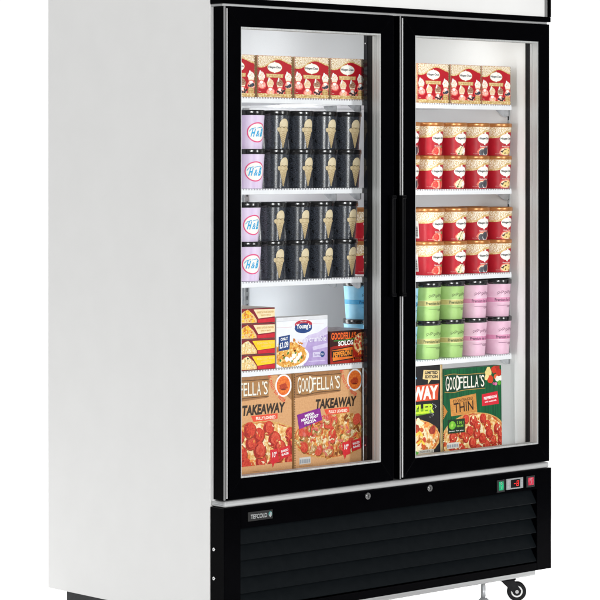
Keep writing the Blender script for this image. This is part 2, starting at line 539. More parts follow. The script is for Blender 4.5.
# grille panel
z0, z1 = .1025, .4214
bm = bmesh.new()
bx(bm, 0, .0622, .0, .0585, z0, z1, bev=.0012)
bx(bm, 1.3026, W, .0, .0585, z0, z1, bev=.0012)
bx(bm, .0624, 1.3024, .0003, .0580, .3590, z1-.0003, bev=.0010)
bx(bm, .0624, 1.3024, .0003, .0580, z0+.0002, .1265, bev=.0010)
bx(bm, .0624, 1.3024, .050, .0578, .1267, .3588)
gp = fobj('grille_panel', bm, black_gloss)
zz = [.3588, .3119, .2665, .2189, .1727, .1290]
for a, b in zip(zz, zz[1:]):
    bm = bmesh.new()
    prof = [(.026, a-.0012), (.030, a-.0012), (.0050, b+.0042), (.0050, b+.0020), (.0034, b+.0020), (.0022, b+.0042)]
    # tilted blade, lower lip forward
    n = 2
    X = [.0630, 1.3018]
    ring = []
    for x in X: ring.append([bm.verts.new((x, y, z)) for y, z in prof])
    L = len(prof)
    for i in range(L): bm.faces.new((ring[0][i], ring[0][(i+1) % L], ring[1][(i+1) % L], ring[1][i]))
    bm.faces.new(ring[0][::-1]); bm.faces.new(ring[1])
    # side cheek closing the blade at each end
    for xa, xb in ((.0626, .0629), (1.3019, 1.3023)):
        v = [(y, z) for y, z in ((.004, b+.003), (.029, a-.002), (.048, a-.002), (.048, b+.003))]
        A = [bm.verts.new((xa, y, z)) for y, z in v]; B = [bm.verts.new((xb, y, z)) for y, z in v]
        bm.faces.new(A); bm.faces.new(B[::-1])
        for i in range(4): bm.faces.new((A[i], A[(i+1) % 4], B[(i+1) % 4], B[i]))
    fobj('louver', bm, black_satin, gp)
# small fittings on the grille panel
def flat_art(name, x0, x1, z0, z1, y, base, fn, parent, th=.002):
    bm = bmesh.new(); bx(bm, x0, x1, y-th, y, z0, z1, bev=.0005)
    mats = [base]
    a = Art(-9, 9, -9, 9); fn(a)
    for f, m, l in a.f:
        if m not in mats: mats.append(m)
        vs = [bm.verts.new((x, y-th-.0002-EPS*l*.6, z)) for x, z in f]
        bm.faces.new(vs).material_index = mats.index(m)
    return fobj(name, bm, mats, parent)
wm = mat('badge_white', (.34, .35, .35), None, 30, .4)
def badge(a):
    a.text('TEFCOLD', .1285, .389, .062, .0125, wm, .02)
    a.ell(.1715, .3905, .0068, .0075, mat('badge_teal', hx('#3f7f7b'), None, 30, .4)); a.ell(.1735, .3925, .003, .003, wm, 12)
    a.poly([(.166, .387), (.171, .381), (.177, .387), (.1715, .3915)], wm)
flat_art('badge', .0875, .181, .3765, .4025, .0002, mat('badge_dark', (.010, .010, .010), None, 40, .4, spec=.3), badge, gp)
for lx in (.558, .8187):
    bm = bmesh.new()
    cyl(bm, (lx, .001, .4055), (lx, -.0035, .4055), .0105, .0098, 28)
    cyl(bm, (lx, -.0036, .4055), (lx, -.0048, .4055), .0072, .0068, 24)
    bx(bm, lx-.0012, lx+.0012, -.0052, -.0049, .4005, .4105, 1)
    fobj('lock', bm, [chrome, black_rubber], gp)
for sz in (.3023, .2208):
    bm = bmesh.new(); cyl(bm, (.0005, .0434, sz), (-.0022, .0434, sz), .0058, .0045, 18)
    bx(bm, -.0027, -.0023, .0400, .0468, sz-.0006, sz+.0006, 1)
    fobj('screw', bm, [chrome, black_rubber], gp)
def seg(a, x, z, wd, ht, on, m, t=.0022):
    P_ = {'a': [(0, 1), (1, 1)], 'b': [(1, 1), (1, .5)], 'c': [(1, .5), (1, 0)], 'd': [(0, 0), (1, 0)], 'e': [(0, 0), (0, .5)], 'f': [(0, .5), (0, 1)], 'g': [(0, .5), (1, .5)]}
    for k in on: a.line([(x+p*wd+q*ht*.1, z+q*ht) for p, q in P_[k]], t, m)
red_led = mat('red_led', hx('#e02020'), None, 30, .4, emit=hx('#ff2018'), es=.55)
def display(a):
    a.rect(1.1765, 1.2185, .374, .3992, mat('display_black', (.004, .004, .005), None, 30, .2, spec=.3))
    for bxx in (1.1605, 1.2215):
        for k in range(3): a.rect(bxx, bxx+.0085, .375+.0085*k, .3815+.0085*k, mat('button_grey', (.33, .34, .35), None, 30, .5))
    seg(a, 1.1895, .3795, .007, .0145, 'g', red_led)
    seg(a, 1.2015, .3795, .0085, .0145, 'abcdefg', red_led)
flat_art('thermostat', 1.1570, 1.2340, .3697, .4033, .0002, mat('display_bezel', (.27, .28, .285), (.24, .25, .255), 30, .45), display, gp, .004)
def rocker(x0, x1, z0, z1, c1, c2):
    def fn(a):
        m1 = mat('rocker_'+c1, hx(c1), hx(c2), 90, .25, emit=hx(c1), es=.15)
        a.quad([(x0+.007, z0+.006), (x1-.006, z0+.006), (x1-.006, z1-.005), (x0+.007, z1-.005)], m1)
        a.line([((x0+x1)/2+.002, z0+.010), ((x0+x1)/2+.002, z0+.018)], .0016, wm)
        a.ring((x0+x1)/2+.001, z1-.011, .002, .003, .0012, wm, 14)
    flat_art('power_switch', x0, x1, z0, z1, .0002, mat('switch_black', (.010, .010, .011), None, 60, .35), fn, gp, .004)
rocker(1.1150, 1.1490, .3650, .4030, '#128a5c', '#1fb078')
rocker(1.2500, 1.2880, .3690, .4040, '#a8203a', '#d04a5c')

# base frame, castors, levelling foot
bm = bmesh.new()
bx(bm, .035, 1.3286, .030, .060, .0810, .1022, bev=.001)
fobj('base_rail', bm, silver_h)
bm = bmesh.new()
bx(bm, .004, .030, .0605, .733, .066, .0965, bev=.001)
bx(bm, 1.30, 1.325, .0605, .735, .076, .0965, bev=.001)
bx(bm, .0305, 1.2995, .71, .733, .076, .0965, bev=.001)
fobj('base_frame', bm, dark_steel)
def castor(cx, cy, rz, brk):
    root = None
    ca, sa = math.cos(rz), math.sin(rz)
    def T(bm):
        for v in bm.verts:
            x, y = v.co.x, v.co.y
            v.co = Vector((cx + x*ca - y*sa, cy + x*sa + y*ca, v.co.z))
    bm = bmesh.new()
    bx(bm, -.030, .030, -.026, .026, .0775, .0808, bev=.0008)
    cyl(bm, (0, 0, .0655), (0, 0, .0773), .018, n=24)
    for yy in (-.0165, .0140):       # fork cheeks
        t = bmesh.new()
        p = [(-.032, .066), (.012, .066), (.034, .034), (.028, .024), (.012, .024), (-.022, .056)]
        A = [t.verts.new((x, yy, z)) for x, z in p]; B = [t.verts.new((x, yy+.0025, z)) for x, z in p]
        t.faces.new(A); t.faces.new(B[::-1])
        for i in range(len(p)): t.faces.new((A[i], A[(i+1) % 6], B[(i+1) % 6], B[i]))
        join(bm, t)
    bx(bm, -.032, .012, -.0140, .0138, .0625, .0655)
    T(bm); c = fobj('castor', bm, black_rubber if not brk else steel)
    bm = bmesh.new()
    def disc(y0, y1, r0, r1, mi):
        cyl(bm, (.020, y0, .031), (.020, y1, .031), r0, r1, 32, mi)
    disc(-.0110, .0110, .0305, .0305, 0); disc(-.0112, -.0128, .0295, .0270, 0); disc(.0112, .0128, .0295, .0270, 0)
    for sg in (-1, 1):
        disc(sg*.0129, sg*.0136, .0185, .0180, 1); disc(sg*.0137, sg*.0142, .0135, .0130, 0); disc(sg*.0167, sg*.0195, .0062, .0055, 2)
    T(bm); fobj('wheel', bm, [black_rubber, mat('wheel_white', (.75, .75, .74), None, 30, .5), chrome], c)
castor(1.270, .085, R(-42), False)
castor(.075, .665, R(60), False)
castor(1.27, .69, R(-20), False)
bm = bmesh.new()
cyl(bm, (1.1135, .055, .012), (1.1135, .055, .081), .0072, n=16)
for k in range(16): cyl(bm, (1.1135, .055, .022+k*.0032), (1.1135, .055, .0235+k*.0032), .0081, n=16)
cyl(bm, (1.1135, .055, .009), (1.1135, .055, .022), .010, .0055, n=20)
cyl(bm, (1.1135, .055, .0), (1.1135, .055, .016), .0290, .0280, n=32)
cyl(bm, (1.1135, .055, .0161), (1.1135, .055, .034), .0275, .0085, n=32)
fobj('levelling_foot', bm, steel)

# shelves
SL = [1.5775, 1.3135, 1.0465, .7905]
SR = [1.5725, 1.3065, 1.0410, .7820]
YS = .0955
def shelf(x0, x1, zt, chamfer, grey):
    bm = bmesh.new()
    zz = zt-.0042
    xs1 = x1+.030 if chamfer else x1
    def slab(pts, za, zb, mi=0):
        A = [bm.verts.new((x, y, za)) for x, y in pts]; B = [bm.verts.new((x, y, zb)) for x, y in pts]
        bm.faces.new(A[::-1]).material_index = mi; bm.faces.new(B).material_index = mi
        n = len(pts)
        for i in range(n): bm.faces.new((A[i], A[(i+1) % n], B[(i+1) % n], B[i])).material_index = mi
    o = [(x0, YS), (x1, YS), (xs1, YS+.034), (xs1, .70), (x0, .70)]
    slab(o, zz-.0035, zz)
    bx(bm, x0, x1, YS-.0025, YS-.0002, zz-.0125, zz+.0006, bev=.0009)    # front lip
    bx(bm, x0+.004, x1-.004, YS+.012, YS+.017, zz-.0115, zz-.0037)       # stiffener under the front
    n = int((xs1-x0)/.0105)
    for i in range(n):                                                   # wires the goods stand on
        x = x0+.005+i*(xs1-x0-.01)/(n-1)
        yb = YS-.0028 if x < x1 else YS+.0005+(x-x1)*1.13
        bx(bm, x-.0024, x+.0024, yb, .695, zz+.0001, zt)
    s = fobj('shelf', bm, shelf_white)
    for bx0, sg in ((x0+.010, 1), (x1-.012, -1)):
        bm = bmesh.new()
        xx = bx0 if not (chamfer and sg < 0) else 1.3125
        b0 = .130 if sg < 0 else .30
        p = [(b0, zz-.0038), (b0+.056, zz-.0038), (b0+.054, zz-.012), (b0+.026, zz-.030), (b0+.012, zz-.034), (b0, zz-.030)]
        A = [bm.verts.new((xx-.0015, y, z)) for y, z in p]; B = [bm.verts.new((xx+.0015, y, z)) for y, z in p]
        bm.faces.new(A); bm.faces.new(B[::-1])
        for i in range(6): bm.faces.new((A[i], A[(i+1) % 6], B[(i+1) % 6], B[i]))
        fobj('bracket', bm, steel, s)
for k in range(4):
    shelf(.080, .668, SL[k], False, 0)
    shelf(.705, 1.286, SR[k], True, 0)
bm = bmesh.new()      # interior floor shelf for the large boxes
bx(bm, .066, 1.315, .080, .735, .4788, .4852, bev=.001)
fobj('base_shelf', bm, shelf_white)

# ================================================================== printed designs
exec_rnd = random.Random(5)
cream_gl = P('#c9a46c', '#faf2e0', 330, lo=.40, hi=.58, detail=5)
gold = P('#b98a45', '#e6c78a', 70)
gold2 = P('#c9a055', '#eed9a8', 160)
red1 = P('#b00a1e', '#bc1024', 40)
ivory = P('#f4efe6', '#fbf9f4', 60)
ink = P('#26262a', '#303034', 60)
white = P('#f2f2f0', '#fafafa', 50)
scoop_c = [P('#f1d9c6', '#f9efe6', 260), P('#f0e2c4', '#e8b98a', 260), P('#8a5a44', '#c9a084', 260), P('#efe4d4', '#fbf8f2', 260)]
berry = [P('#f08a7c', '#fbe0d4', 220), P('#2b2b33', '#55525c', 260), P('#f4a860', '#fbe3c8', 220), P('#2a1c22', '#4a3036', 200)]
glow = P('#e8413f', '#f2746a', 120)

def wave(w, x):      # height of the red field's upper edge across the front, 0..1
    t = (x/w)+.5
    if t < .6: k = .5-.5*math.cos(math.pi*max(0, (t-.10)/.5)); return .715 + .20*k + .02*max(0, .10-t)*5
    return .915 - .11*(.5-.5*math.cos(math.pi*min(1, (t-.6)/.42)))
def icecream_box(a, w, h):
    a.rect(-w/2, w/2, 0, h, cream_gl)
    xs = [-w/2 + w*i/36 for i in range(37)]
    a.l += 1
    for p, q in zip(xs, xs[1:]): a.raw([(p, .085*h), (q, .085*h), (q, wave(w, q)*h+.022*h), (p, wave(w, p)*h+.022*h)], gold2)
    a.l += 1
    for p, q in zip(xs, xs[1:]): a.raw([(p, .095*h), (q, .095*h), (q, wave(w, q)*h-.012*h), (p, wave(w, p)*h-.012*h)], red1)
    a.l += 1
    a.ell(0, .72*h, .215*w, .125*h, gold); a.ell(0, .72*h, .205*w, .118*h, ivory)
    a.ell(0, .845*h, .02*w, .012*h, ivory); a.ell(0, .595*h, .02*w, .012*h, ivory)
    a.text('Häagen-Dazs', 0, .72*h, .37*w, .070*h, ink, .03)
    a.quad([(-.25*w, .565*h), (.25*w, .565*h), (.235*w, .475*h), (-.235*w, .475*h)], gold)
    a.quad([(-.225*w, .553*h), (.225*w, .553*h), (.215*w, .487*h), (-.215*w, .487*h)], gold2)
    a.text('COLLECTION', 0, .52*h, .34*w, .028*h, P('#a5793a'), .01)
    for k, (cx, cy) in enumerate(((-.385, .50), (-.13, .335), (.145, .335), (.39, .49))):
        x, y = cx*w, cy*h
        a.blob(x+.01*w, y-.205*h, .125*w, glow, .10, 16, .72); a.blob(x+.01*w, y-.205*h, .105*w, P('#f3a392', '#f8c8b6', 160), .10, 16, .66)
        for q in range(5): a.blob(x+exec_rnd.uniform(-.07, .08)*w, y-.205*h+exec_rnd.uniform(-.035, .03)*h, .030*w, berry[0 if k == 0 else (1 if k == 3 else 2)] if k != 2 else berry[3], .3, 8, .8, 0, exec_rnd)
        a.poly([(x-.092*w, y-.01*h), (x+.092*w, y-.01*h), (x+.050*w, y-.175*h), (x-.050*w, y-.175*h)], P('#e0574e', '#ea8a78', 120))
        a.poly([(x-.092*w, y), (x+.092*w, y), (x+.070*w, y-.085*h), (x-.070*w, y-.085*h)], P('#efdcb8', '#f7ead0', 120))
        a.ell(x, y-.140*h, .052*w, .036*h, ivory, 16)
        for dx, dy, rr in ((-.05, .005, .055), (.045, .0, .06), (0, -.005, .06), (-.028, .045, .052), (.032, .042, .050), (.0, .075, .042)):
            a.blob(x+dx*w, y+dy*h, rr*w, scoop_c[k], .10, 12, .85, 0, exec_rnd)
        for dx, dy, rr in ((-.03, .02, .022), (.03, .005, .02), (.008, .055, .018)): a.blob(x+dx*w, y+dy*h, rr*w, P('#e7b48e', '#f0cfae', 200) if k != 2 else P('#6f4534', '#8a5a44', 200), .3, 9, .5, .5, exec_rnd)
        a.line([(x-.055*w, y+.055*h), (x-.032*w, y+.125*h)], .036*w, white)
    for dx in (-.03, .0, .03): a.blob((.235+dx)*w, (.145+abs(dx)*.6)*h, .035*w, berry[3], .4, 8, .6, exec_rnd.uniform(0, 3))
    a.blob(.43*w, .29*h, .055*w, P('#232733', '#4b5566', 200), .3, 9, .7)
    a.ell(.385*w, .15*h, .088*w, .078*h, gold); a.ring(.385*w, .15*h, .068*w, .060*h, .006*w, P('#9c6f30')); a.text('4 x 100', .385*w, .15*h, .1*w, .03*h, P('#8a5f28'), .02)
    a.text('ice cream', -.43*w, .135*h, .06*w, .018*h, ivory)
    a.rect(-w/2, w/2, .008*h, .085*h, gold2); a.text('CREATED FOR SHARING', 0, .046*h, .55*w, .024*h, P('#a5793a'))
    # dotted perforation at both vertical edges
    for sx in (-1, 1):
        for k in range(16): a.rect(sx*(w/2-.003)-.0012, sx*(w/2-.003)+.0012, h*(k+.2)/16, h*(k+.7)/16, P('#a48a6a', '#6b4a3a', 200))

def red_tub(kind):
    def fn(a, Rm, h):
        L = math.pi*Rm
        m0 = P('#ab0b20', '#b81026', 30)
        a.rect(-L, L, 0, h, m0)
        n = 60; xs = [-L*.75 + L*1.5*i/n for i in range(n+1)]
        def wv(x): return h*(.795 + .105*math.tanh((x+.014)/.014))
        for p, q in zip(xs, xs[1:]):
            a.raw([(p, wv(p)-.07*h), (q, wv(q)-.07*h), (q, h), (p, h)], gold2)
        a.l += 1
        for p, q in zip(xs, xs[1:]): a.raw([(p, wv(p)-.0*h), (q, wv(q)-.0*h), (q, h), (p, h)], cream_gl)
        a.l += 1
        x = .002
        a.ell(x, .595*h, .0265, .172*h, ivory, 32); a.ell(x, .785*h, .004, .03*h, ivory, 12); a.ell(x, .41*h, .004, .03*h, ivory, 12)
        a.text('Häagen-Dazs', x, .60*h, .047, .095*h, ink, .035)
        a.text({'s': 'Strawberry', 'v': 'Vanilla', 'c': 'Cookies & Cream', 'd': 'Cookie Dough'}[kind], x, .335*h, {'v': .02}.get(kind, .036), .05*h, ivory, .015)
        y = .15*h
        a.blob(x, y, .0275, P('#e0594a', '#ee8f74', 160), .06, 18, .58); a.blob(x, y, .023, P('#f3c9a4', '#f9e6cf', 160), .08, 16, .55)
        if kind == 's':
            for dx, r in ((-.010, .011), (.010, .012)):
                a.blob(x+dx, y+.001, r, P('#d8242c', '#ef5a48', 240), .12, 12, 1.05)
            a.ell(x+.004, y, .0045, .011, P('#f7b9a0'), 14, .3)
            a.blob(x+.014, y+.014, .005, P('#6f8a3a'), .4, 8)
        elif kind == 'v':
            a.blob(x-.002, y+.004, .015, P('#f6eccf', '#ead39a', 240), .15, 14, .9)
            for q in range(5):
                an = q*1.257; a.ell(x+.012+.006*math.cos(an), y+.002+.006*math.sin(an), .0055, .003, white, 12, an)
            a.line([(x-.016, y-.010), (x-.004, y+.012), (x+.004, y+.02)], .0016, P('#2c2a1c')); a.blob(x-.012, y-.006, .004, P('#4a7a34'), .3, 8)
            a.blob(x+.002, y-.010, .0035, P('#33512a'), .3, 8)
        elif kind == 'c':
            for dx, dy, r in ((-.010, -.002, .011), (.007, .002, .0135)):
                a.ell(x+dx, y+dy-.002, r, r*.95, white, 24); a.ell(x+dx, y+dy, r, r*.9, P('#3a3a40', '#54545c', 320), 24)
                a.ring(x+dx, y+dy, r*.72, r*.62, .0012, P('#6a6a72'), 20)
            a.blob(x+.021, y+.013, .006, P('#3a3a40'), .4, 8)
        else:
            for dx, dy, r in ((-.008, -.001, .010), (.010, .001, .012)):
                a.blob(x+dx, y+dy, r, P('#ecca74', '#f5dfa0', 260), .1, 14, .95)
            for q in range(8): a.blob(x+exec_rnd.uniform(-.02, .02), y+exec_rnd.uniform(-.010, .010), .0028, P('#3b2118'), .4, 6)
        # barcode panel on the side of the tub
        bxx = -.080
        a.rect(bxx-.010, bxx+.010, .12*h, .70*h, ivory)
        for q in range(14): a.rect(bxx-.008, bxx+.006, .16*h+q*.026*h, .16*h+q*.026*h+.012*h*(1+q % 3*.35), ink)
        a.text('ice cream', -.030, .09*h, .018, .03*h, P('#e8b8b0'))
    return fn
def cone_tub(a, Rm, h):
    x = .0005
    beige = P('#c4ae84', '#d2bf98', 120); beige2 = P('#8f774e', '#a58c62', 120); dk = P('#3b3226')
    a.poly([(x-.0155, .56*h), (x+.0165, .56*h), (x+.0015, .06*h), (x-.0010, .06*h)], beige)
    for k in range(7):       # waffle lines
        t = k/7
        y0 = (.52-.42*t)*h; hw = .0135*(1-t*.85)
        a.line([(x-hw, y0), (x+hw*.8, y0-.07*h)], .0011, beige2); a.line([(x+hw, y0), (x-hw*.8, y0-.07*h)], .0011, beige2)
    a.ell(x+.0015, .72*h, .0155, .19*h, P('#d2c09a', '#decfae', 120), 26)
    a.blob(x-.001, .585*h, .0185, beige, .08, 16, .55)
    a.blob(x-.0145, .60*h, .007, beige, .1, 12, .8)
    a.line([(x-.013, .65*h), (x-.006, .67*h), (x, .645*h), (x+.007, .67*h), (x+.0145, .655*h)], .0012, dk)
    a.line([(x-.015, .535*h), (x-.008, .55*h), (x-.002, .525*h), (x+.006, .55*h), (x+.013, .535*h)], .001, beige2)
def hb_tub(a, Rm, h):
    x = -.0035
    pink = P('#e0457c', '#e65a8c', 50); bl = P('#1c9fd6', '#28abdf', 50)
    a.ell(x, .50*h, .0335, .295*h, pink, 36); a.ell(x, .50*h, .0300, .258*h, P('#f3efe9', '#f9f6f1', 50), 36)
    a.text('H', x-.0145, .49*h, .0165, .23*h, bl, .045, .5); a.text('&', x+.0003, .465*h, .0125, .18*h, bl, .02, .3); a.text('B', x+.0145, .49*h, .0140, .23*h, bl, .045, .5)
    a.line([(x-.026, .53*h), (x-.020, .60*h), (x-.008, .635*h)], .0020, bl); a.line([(x-.004, .62*h), (x+.012, .655*h), (x+.022, .60*h)], .0018, bl)
def premium_tub(band, band2, ink_c, edge):
    def fn(a, Rm, h):
        L = math.pi*Rm*.75; m = P(band, band2, 60); ed = P(edge); it = P(ink_c)
        a.rect(-L, L, .455*h, .600*h, m); a.rect(-L, L, .600*h, .612*h, ed); a.rect(-L, L, .443*h, .455*h, ed)
        a.text('Premium Ice Cream', .003, .527*h, .082, .098*h, it, .03)
        rr = random.Random(3)
        for k in range(6):     # flourish of little curls above and below the band
            x = -.026 + k*.0115
            y = .735*h + (.012*k % .02)*0 + (k % 2)*.03*h
            pts = [(x + .0055*math.cos(t*.7)*(1-t/12), y + .045*h*math.sin(t*.7)*(1-t/12)) for t in range(10)]
            a.line(pts, 0.0011, it); a.line([(x-.004, y-.05*h), (x+.006, y+.02*h)], 0.0011, it)
        a.line([(-.030, .36*h), (-.014, .352*h), (.004, .357*h)], 0.0011, it)
        for k in range(3):
            x = .010 + k*.009
            pts = [(x + .0042*math.cos(t*.7), .325*h + .03*h*math.sin(t*.7)) for t in range(9)]
            a.line(pts, 0.0011, it)
        a.line([(.03, .36*h), (.04, .30*h)], 0.0011, it)
    return fn

def pizza(a, cx, cy, rx, ry, kind, c, rnd):
    crust = P('#c98f45', '#e3b873', 120); cheese = P('#cf7f34', '#fbefcf', 95, lo=.32, hi=.66, c3='#ecc27a', detail=5); sauce = P('#b8401f', '#d9662f', 120)
    if kind == 'meat': cheese = P('#a5531c', '#f2d598', 95, lo=.32, hi=.66, c3='#d8964a', detail=5)
    pep = P('#bd2a1c', '#dc4e36', 150); pep2 = P('#8e1813', '#b42a1e', 150); pepc = P('#cc3f2c', '#e0644a', 220)
    a.blob(cx, cy, rx, crust, .015, 46, ry/rx, 0, rnd, c); a.blob(cx, cy, rx*.95, sauce, .03, 46, ry/rx, 0, rnd, c)
    a.blob(cx, cy, rx*.93, cheese, .03, 46, ry/rx, 0, rnd, c)
    def pt(k=.9):
        q = math.sqrt(rnd.random())*k; t = rnd.uniform(0, 6.283); return cx+rx*q*math.cos(t), cy+ry*q*math.sin(t)
    lay = a.l
    def bits(n, r, mats, asp=(.4, 1), jag=.4, k=.9):
        for i in range(n):
            x, y = pt(k); a.blob(x, y, r*rnd.uniform(.6, 1.3), rnd.choice(mats), jag, 8, rnd.uniform(*asp), rnd.uniform(0, 3.14), rnd, c, keep=(i % 6 != 5))
        a.l += 1
    s = rx
    wh = P('#ecd4a0', '#f7ebcc', 220); br = P('#a8632c', '#c98545', 200); og = P('#e07a34', '#f0a050', 180)
    bits(70, s*.06, [wh, og, cheese, br, sauce])
    if kind in ('pep', 'thin'):
        spots = []; sp, pr = (.272, 1.16) if kind == 'pep' else (.235, 1.08)
        for tr in range(1500):
            x, y = pt(.84)
            if all((x-p)**2 + ((y-q)*rx/ry)**2 > (s*sp)**2 for p, q in spots): spots.append((x, y))
        for x, y in spots:
            r = pr*s*rnd.uniform(.088, .108); rt = rnd.uniform(0, 3)
            a.blob(x+s*.006, y-s*.012, r*1.06, P('#7d2a16', '#a3421f', 160), .05, 18, .98, rt, rnd, c); a.blob(x, y, r, pep, .04, 18, .98, rt, rnd, c)
            a.blob(x-r*.22, y-r*.08, r*.68, pep2, .08, 14, 1.15, 0, rnd, c)
            a.blob(x+r*.12, y+r*.06, r*.66, pepc if rnd.random() < .45 else pep, .10, 14, 1.05, 0, rnd, c)
            a.blob(x+s*.02, y-s*.008, r*.42, pep, .25, 9, .8, rt, rnd, c)
            for q in range(4): a.blob(x+rnd.uniform(-r, r)*.6, y+rnd.uniform(-r, r)*.6, r*.10, rnd.choice([pepc, pep2]), .4, 6, .6, rnd.uniform(0, 3), rnd, c, keep=q < 3)
        bits(60, s*.028, [wh, cheese, og], (.25, .6))
        if kind == 'thin': bits(30, s*.03, [wh, sauce], (.3, .8))
    elif kind == 'meat':
        mush = P('#9a6a34', '#d8b078', 170); ham = P('#c94a3e', '#e0847a', 170); on = P('#d2b25e', '#ead9a0', 150); ol = P('#5a5a2a', '#85803c', 150); dkb = P('#6a3214', '#a85e26', 160)
        bits(50, s*.07, [dkb, sauce, br, og], (.4, .9))
        for i in range(17):
            x, y = pt(.9); r = s*rnd.uniform(.085, .115); rt = rnd.uniform(0, 3)
            a.blob(x, y-s*.012, r*1.05, dkb, .07, 14, .9, rt, rnd, c); a.blob(x, y, r, rnd.choice([pep, pepc]), .08, 14, .85, rt, rnd, c); a.blob(x-.1*r, y+.15*r, r*.6, pepc, .15, 10, .7, rt, rnd, c)
        for i in range(26):
            x, y = pt(.92); r = s*rnd.uniform(.05, .075); rt = rnd.uniform(0, 3)
            a.blob(x, y-s*.008, r*1.1, br, .15, 12, .7, rt, rnd, c); a.blob(x, y, r, mush, .18, 12, .65, rt, rnd, c); a.blob(x, y, r*.45, wh, .3, 8, .5, rt, rnd, c)
        bits(34, s*.055, [ham, ham, pepc], (.35, .6))
        for i in range(46):
            x, y = pt(.92); t = rnd.uniform(0, 3.14); L = s*rnd.uniform(.06, .12)
            pts = [(x+L*(q/3-.5)*math.cos(t)-s*.02*math.sin(t)*(1-(q-1.5)**2/2.25), y+L*(q/3-.5)*math.sin(t)+s*.02*math.cos(t)*(1-(q-1.5)**2/2.25)) for q in range(4)]
            if all(c[0] < p < c[1] and c[2] < q < c[3] for p, q in pts): a.line(pts, s*.022, rnd.choice([on, ol, wh, on]))
    else:
        bits(60, s*.07, [og, cheese, sauce, wh, br]); bits(14, s*.10, [P('#b5301f', '#d8583a', 160), P('#8a2a20', '#b84a34', 160)], (.6, .9), .2)
        for i in range(5):
            x, y = pt(.75); a.ring(x, y, s*.075, s*.085, s*.045, P('#e6c48a', '#f2ddb4', 120), 18); a.ell(x, y, s*.06, s*.07, P('#6b2a1c'), 14)
        for i in range(4):
            x, y = pt(.6); a.line([(x-s*.1, y), (x, y+s*.05), (x+s*.08, y-s*.02)], s*.05, P('#f0c02c', '#f5d560', 90))

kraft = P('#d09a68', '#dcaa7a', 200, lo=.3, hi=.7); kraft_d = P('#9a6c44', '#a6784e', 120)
cream = P('#f5ebd8', '#fbf6ea', 60)
def perforation(a, w, h, m):
    for k in range(40): a.rect(-w/2+.0005, -w/2+.0040, h*(k+.15)/40, h*(k+.70)/40, m)
def deco_logo(a, x0, x1, y0, y1, letters, shadow, rule):
    # tall narrow lettering, the first word larger, in a ruled strip that swells round the first word
    wd, ht = x1-x0, y1-y0
    g = x0 + .36*wd
    s = .006*wd
    def swell(yb, sg):
        pts = []
        for i in range(25):
            t = i/24; x = x0-.02*wd + wd*1.04*t
            k = math.exp(-((x-(x0+.18*wd))/(.19*wd))**2)
            pts.append((x, yb + sg*.10*ht*k))
        return pts
    a.line(swell(y1-.02*ht, 1), .012*wd, rule); a.line(swell(y0+.02*ht, -1), .012*wd, rule)
    a.poly([(x0-.01*wd, y0+.05*ht)]+swell(y0+.05*ht, -1)+swell(y1-.05*ht, 1)[::-1], shadow)
    for dx, dy, m in ((s, -s, ink), (0, 0, letters)):
        for i, ch in enumerate('GOOD'):
            wl = (g-x0)/4
            a.l -= (1 if i else 0)
            a.text(ch, x0+wl*(i+.5)+dx, (y0+y1)/2+dy, wl*.86, ht*(.94 if i in (0, 3) else .80), m, .004)
        for i, ch in enumerate("FELLA'S"):
            u = [.055, .22, .375, .53, .69, .83, .93][i]; wl = (x1-g)*(.135 if ch != "'" else .04)
            a.l -= 1
            a.text(ch, g+(x1-g)*u+dx, (y0+y1)/2 + (.28*ht if ch == "'" else 0)+dy, wl, ht*(.74 if ch != "'" else .2), m, .004)
        a.l += 1
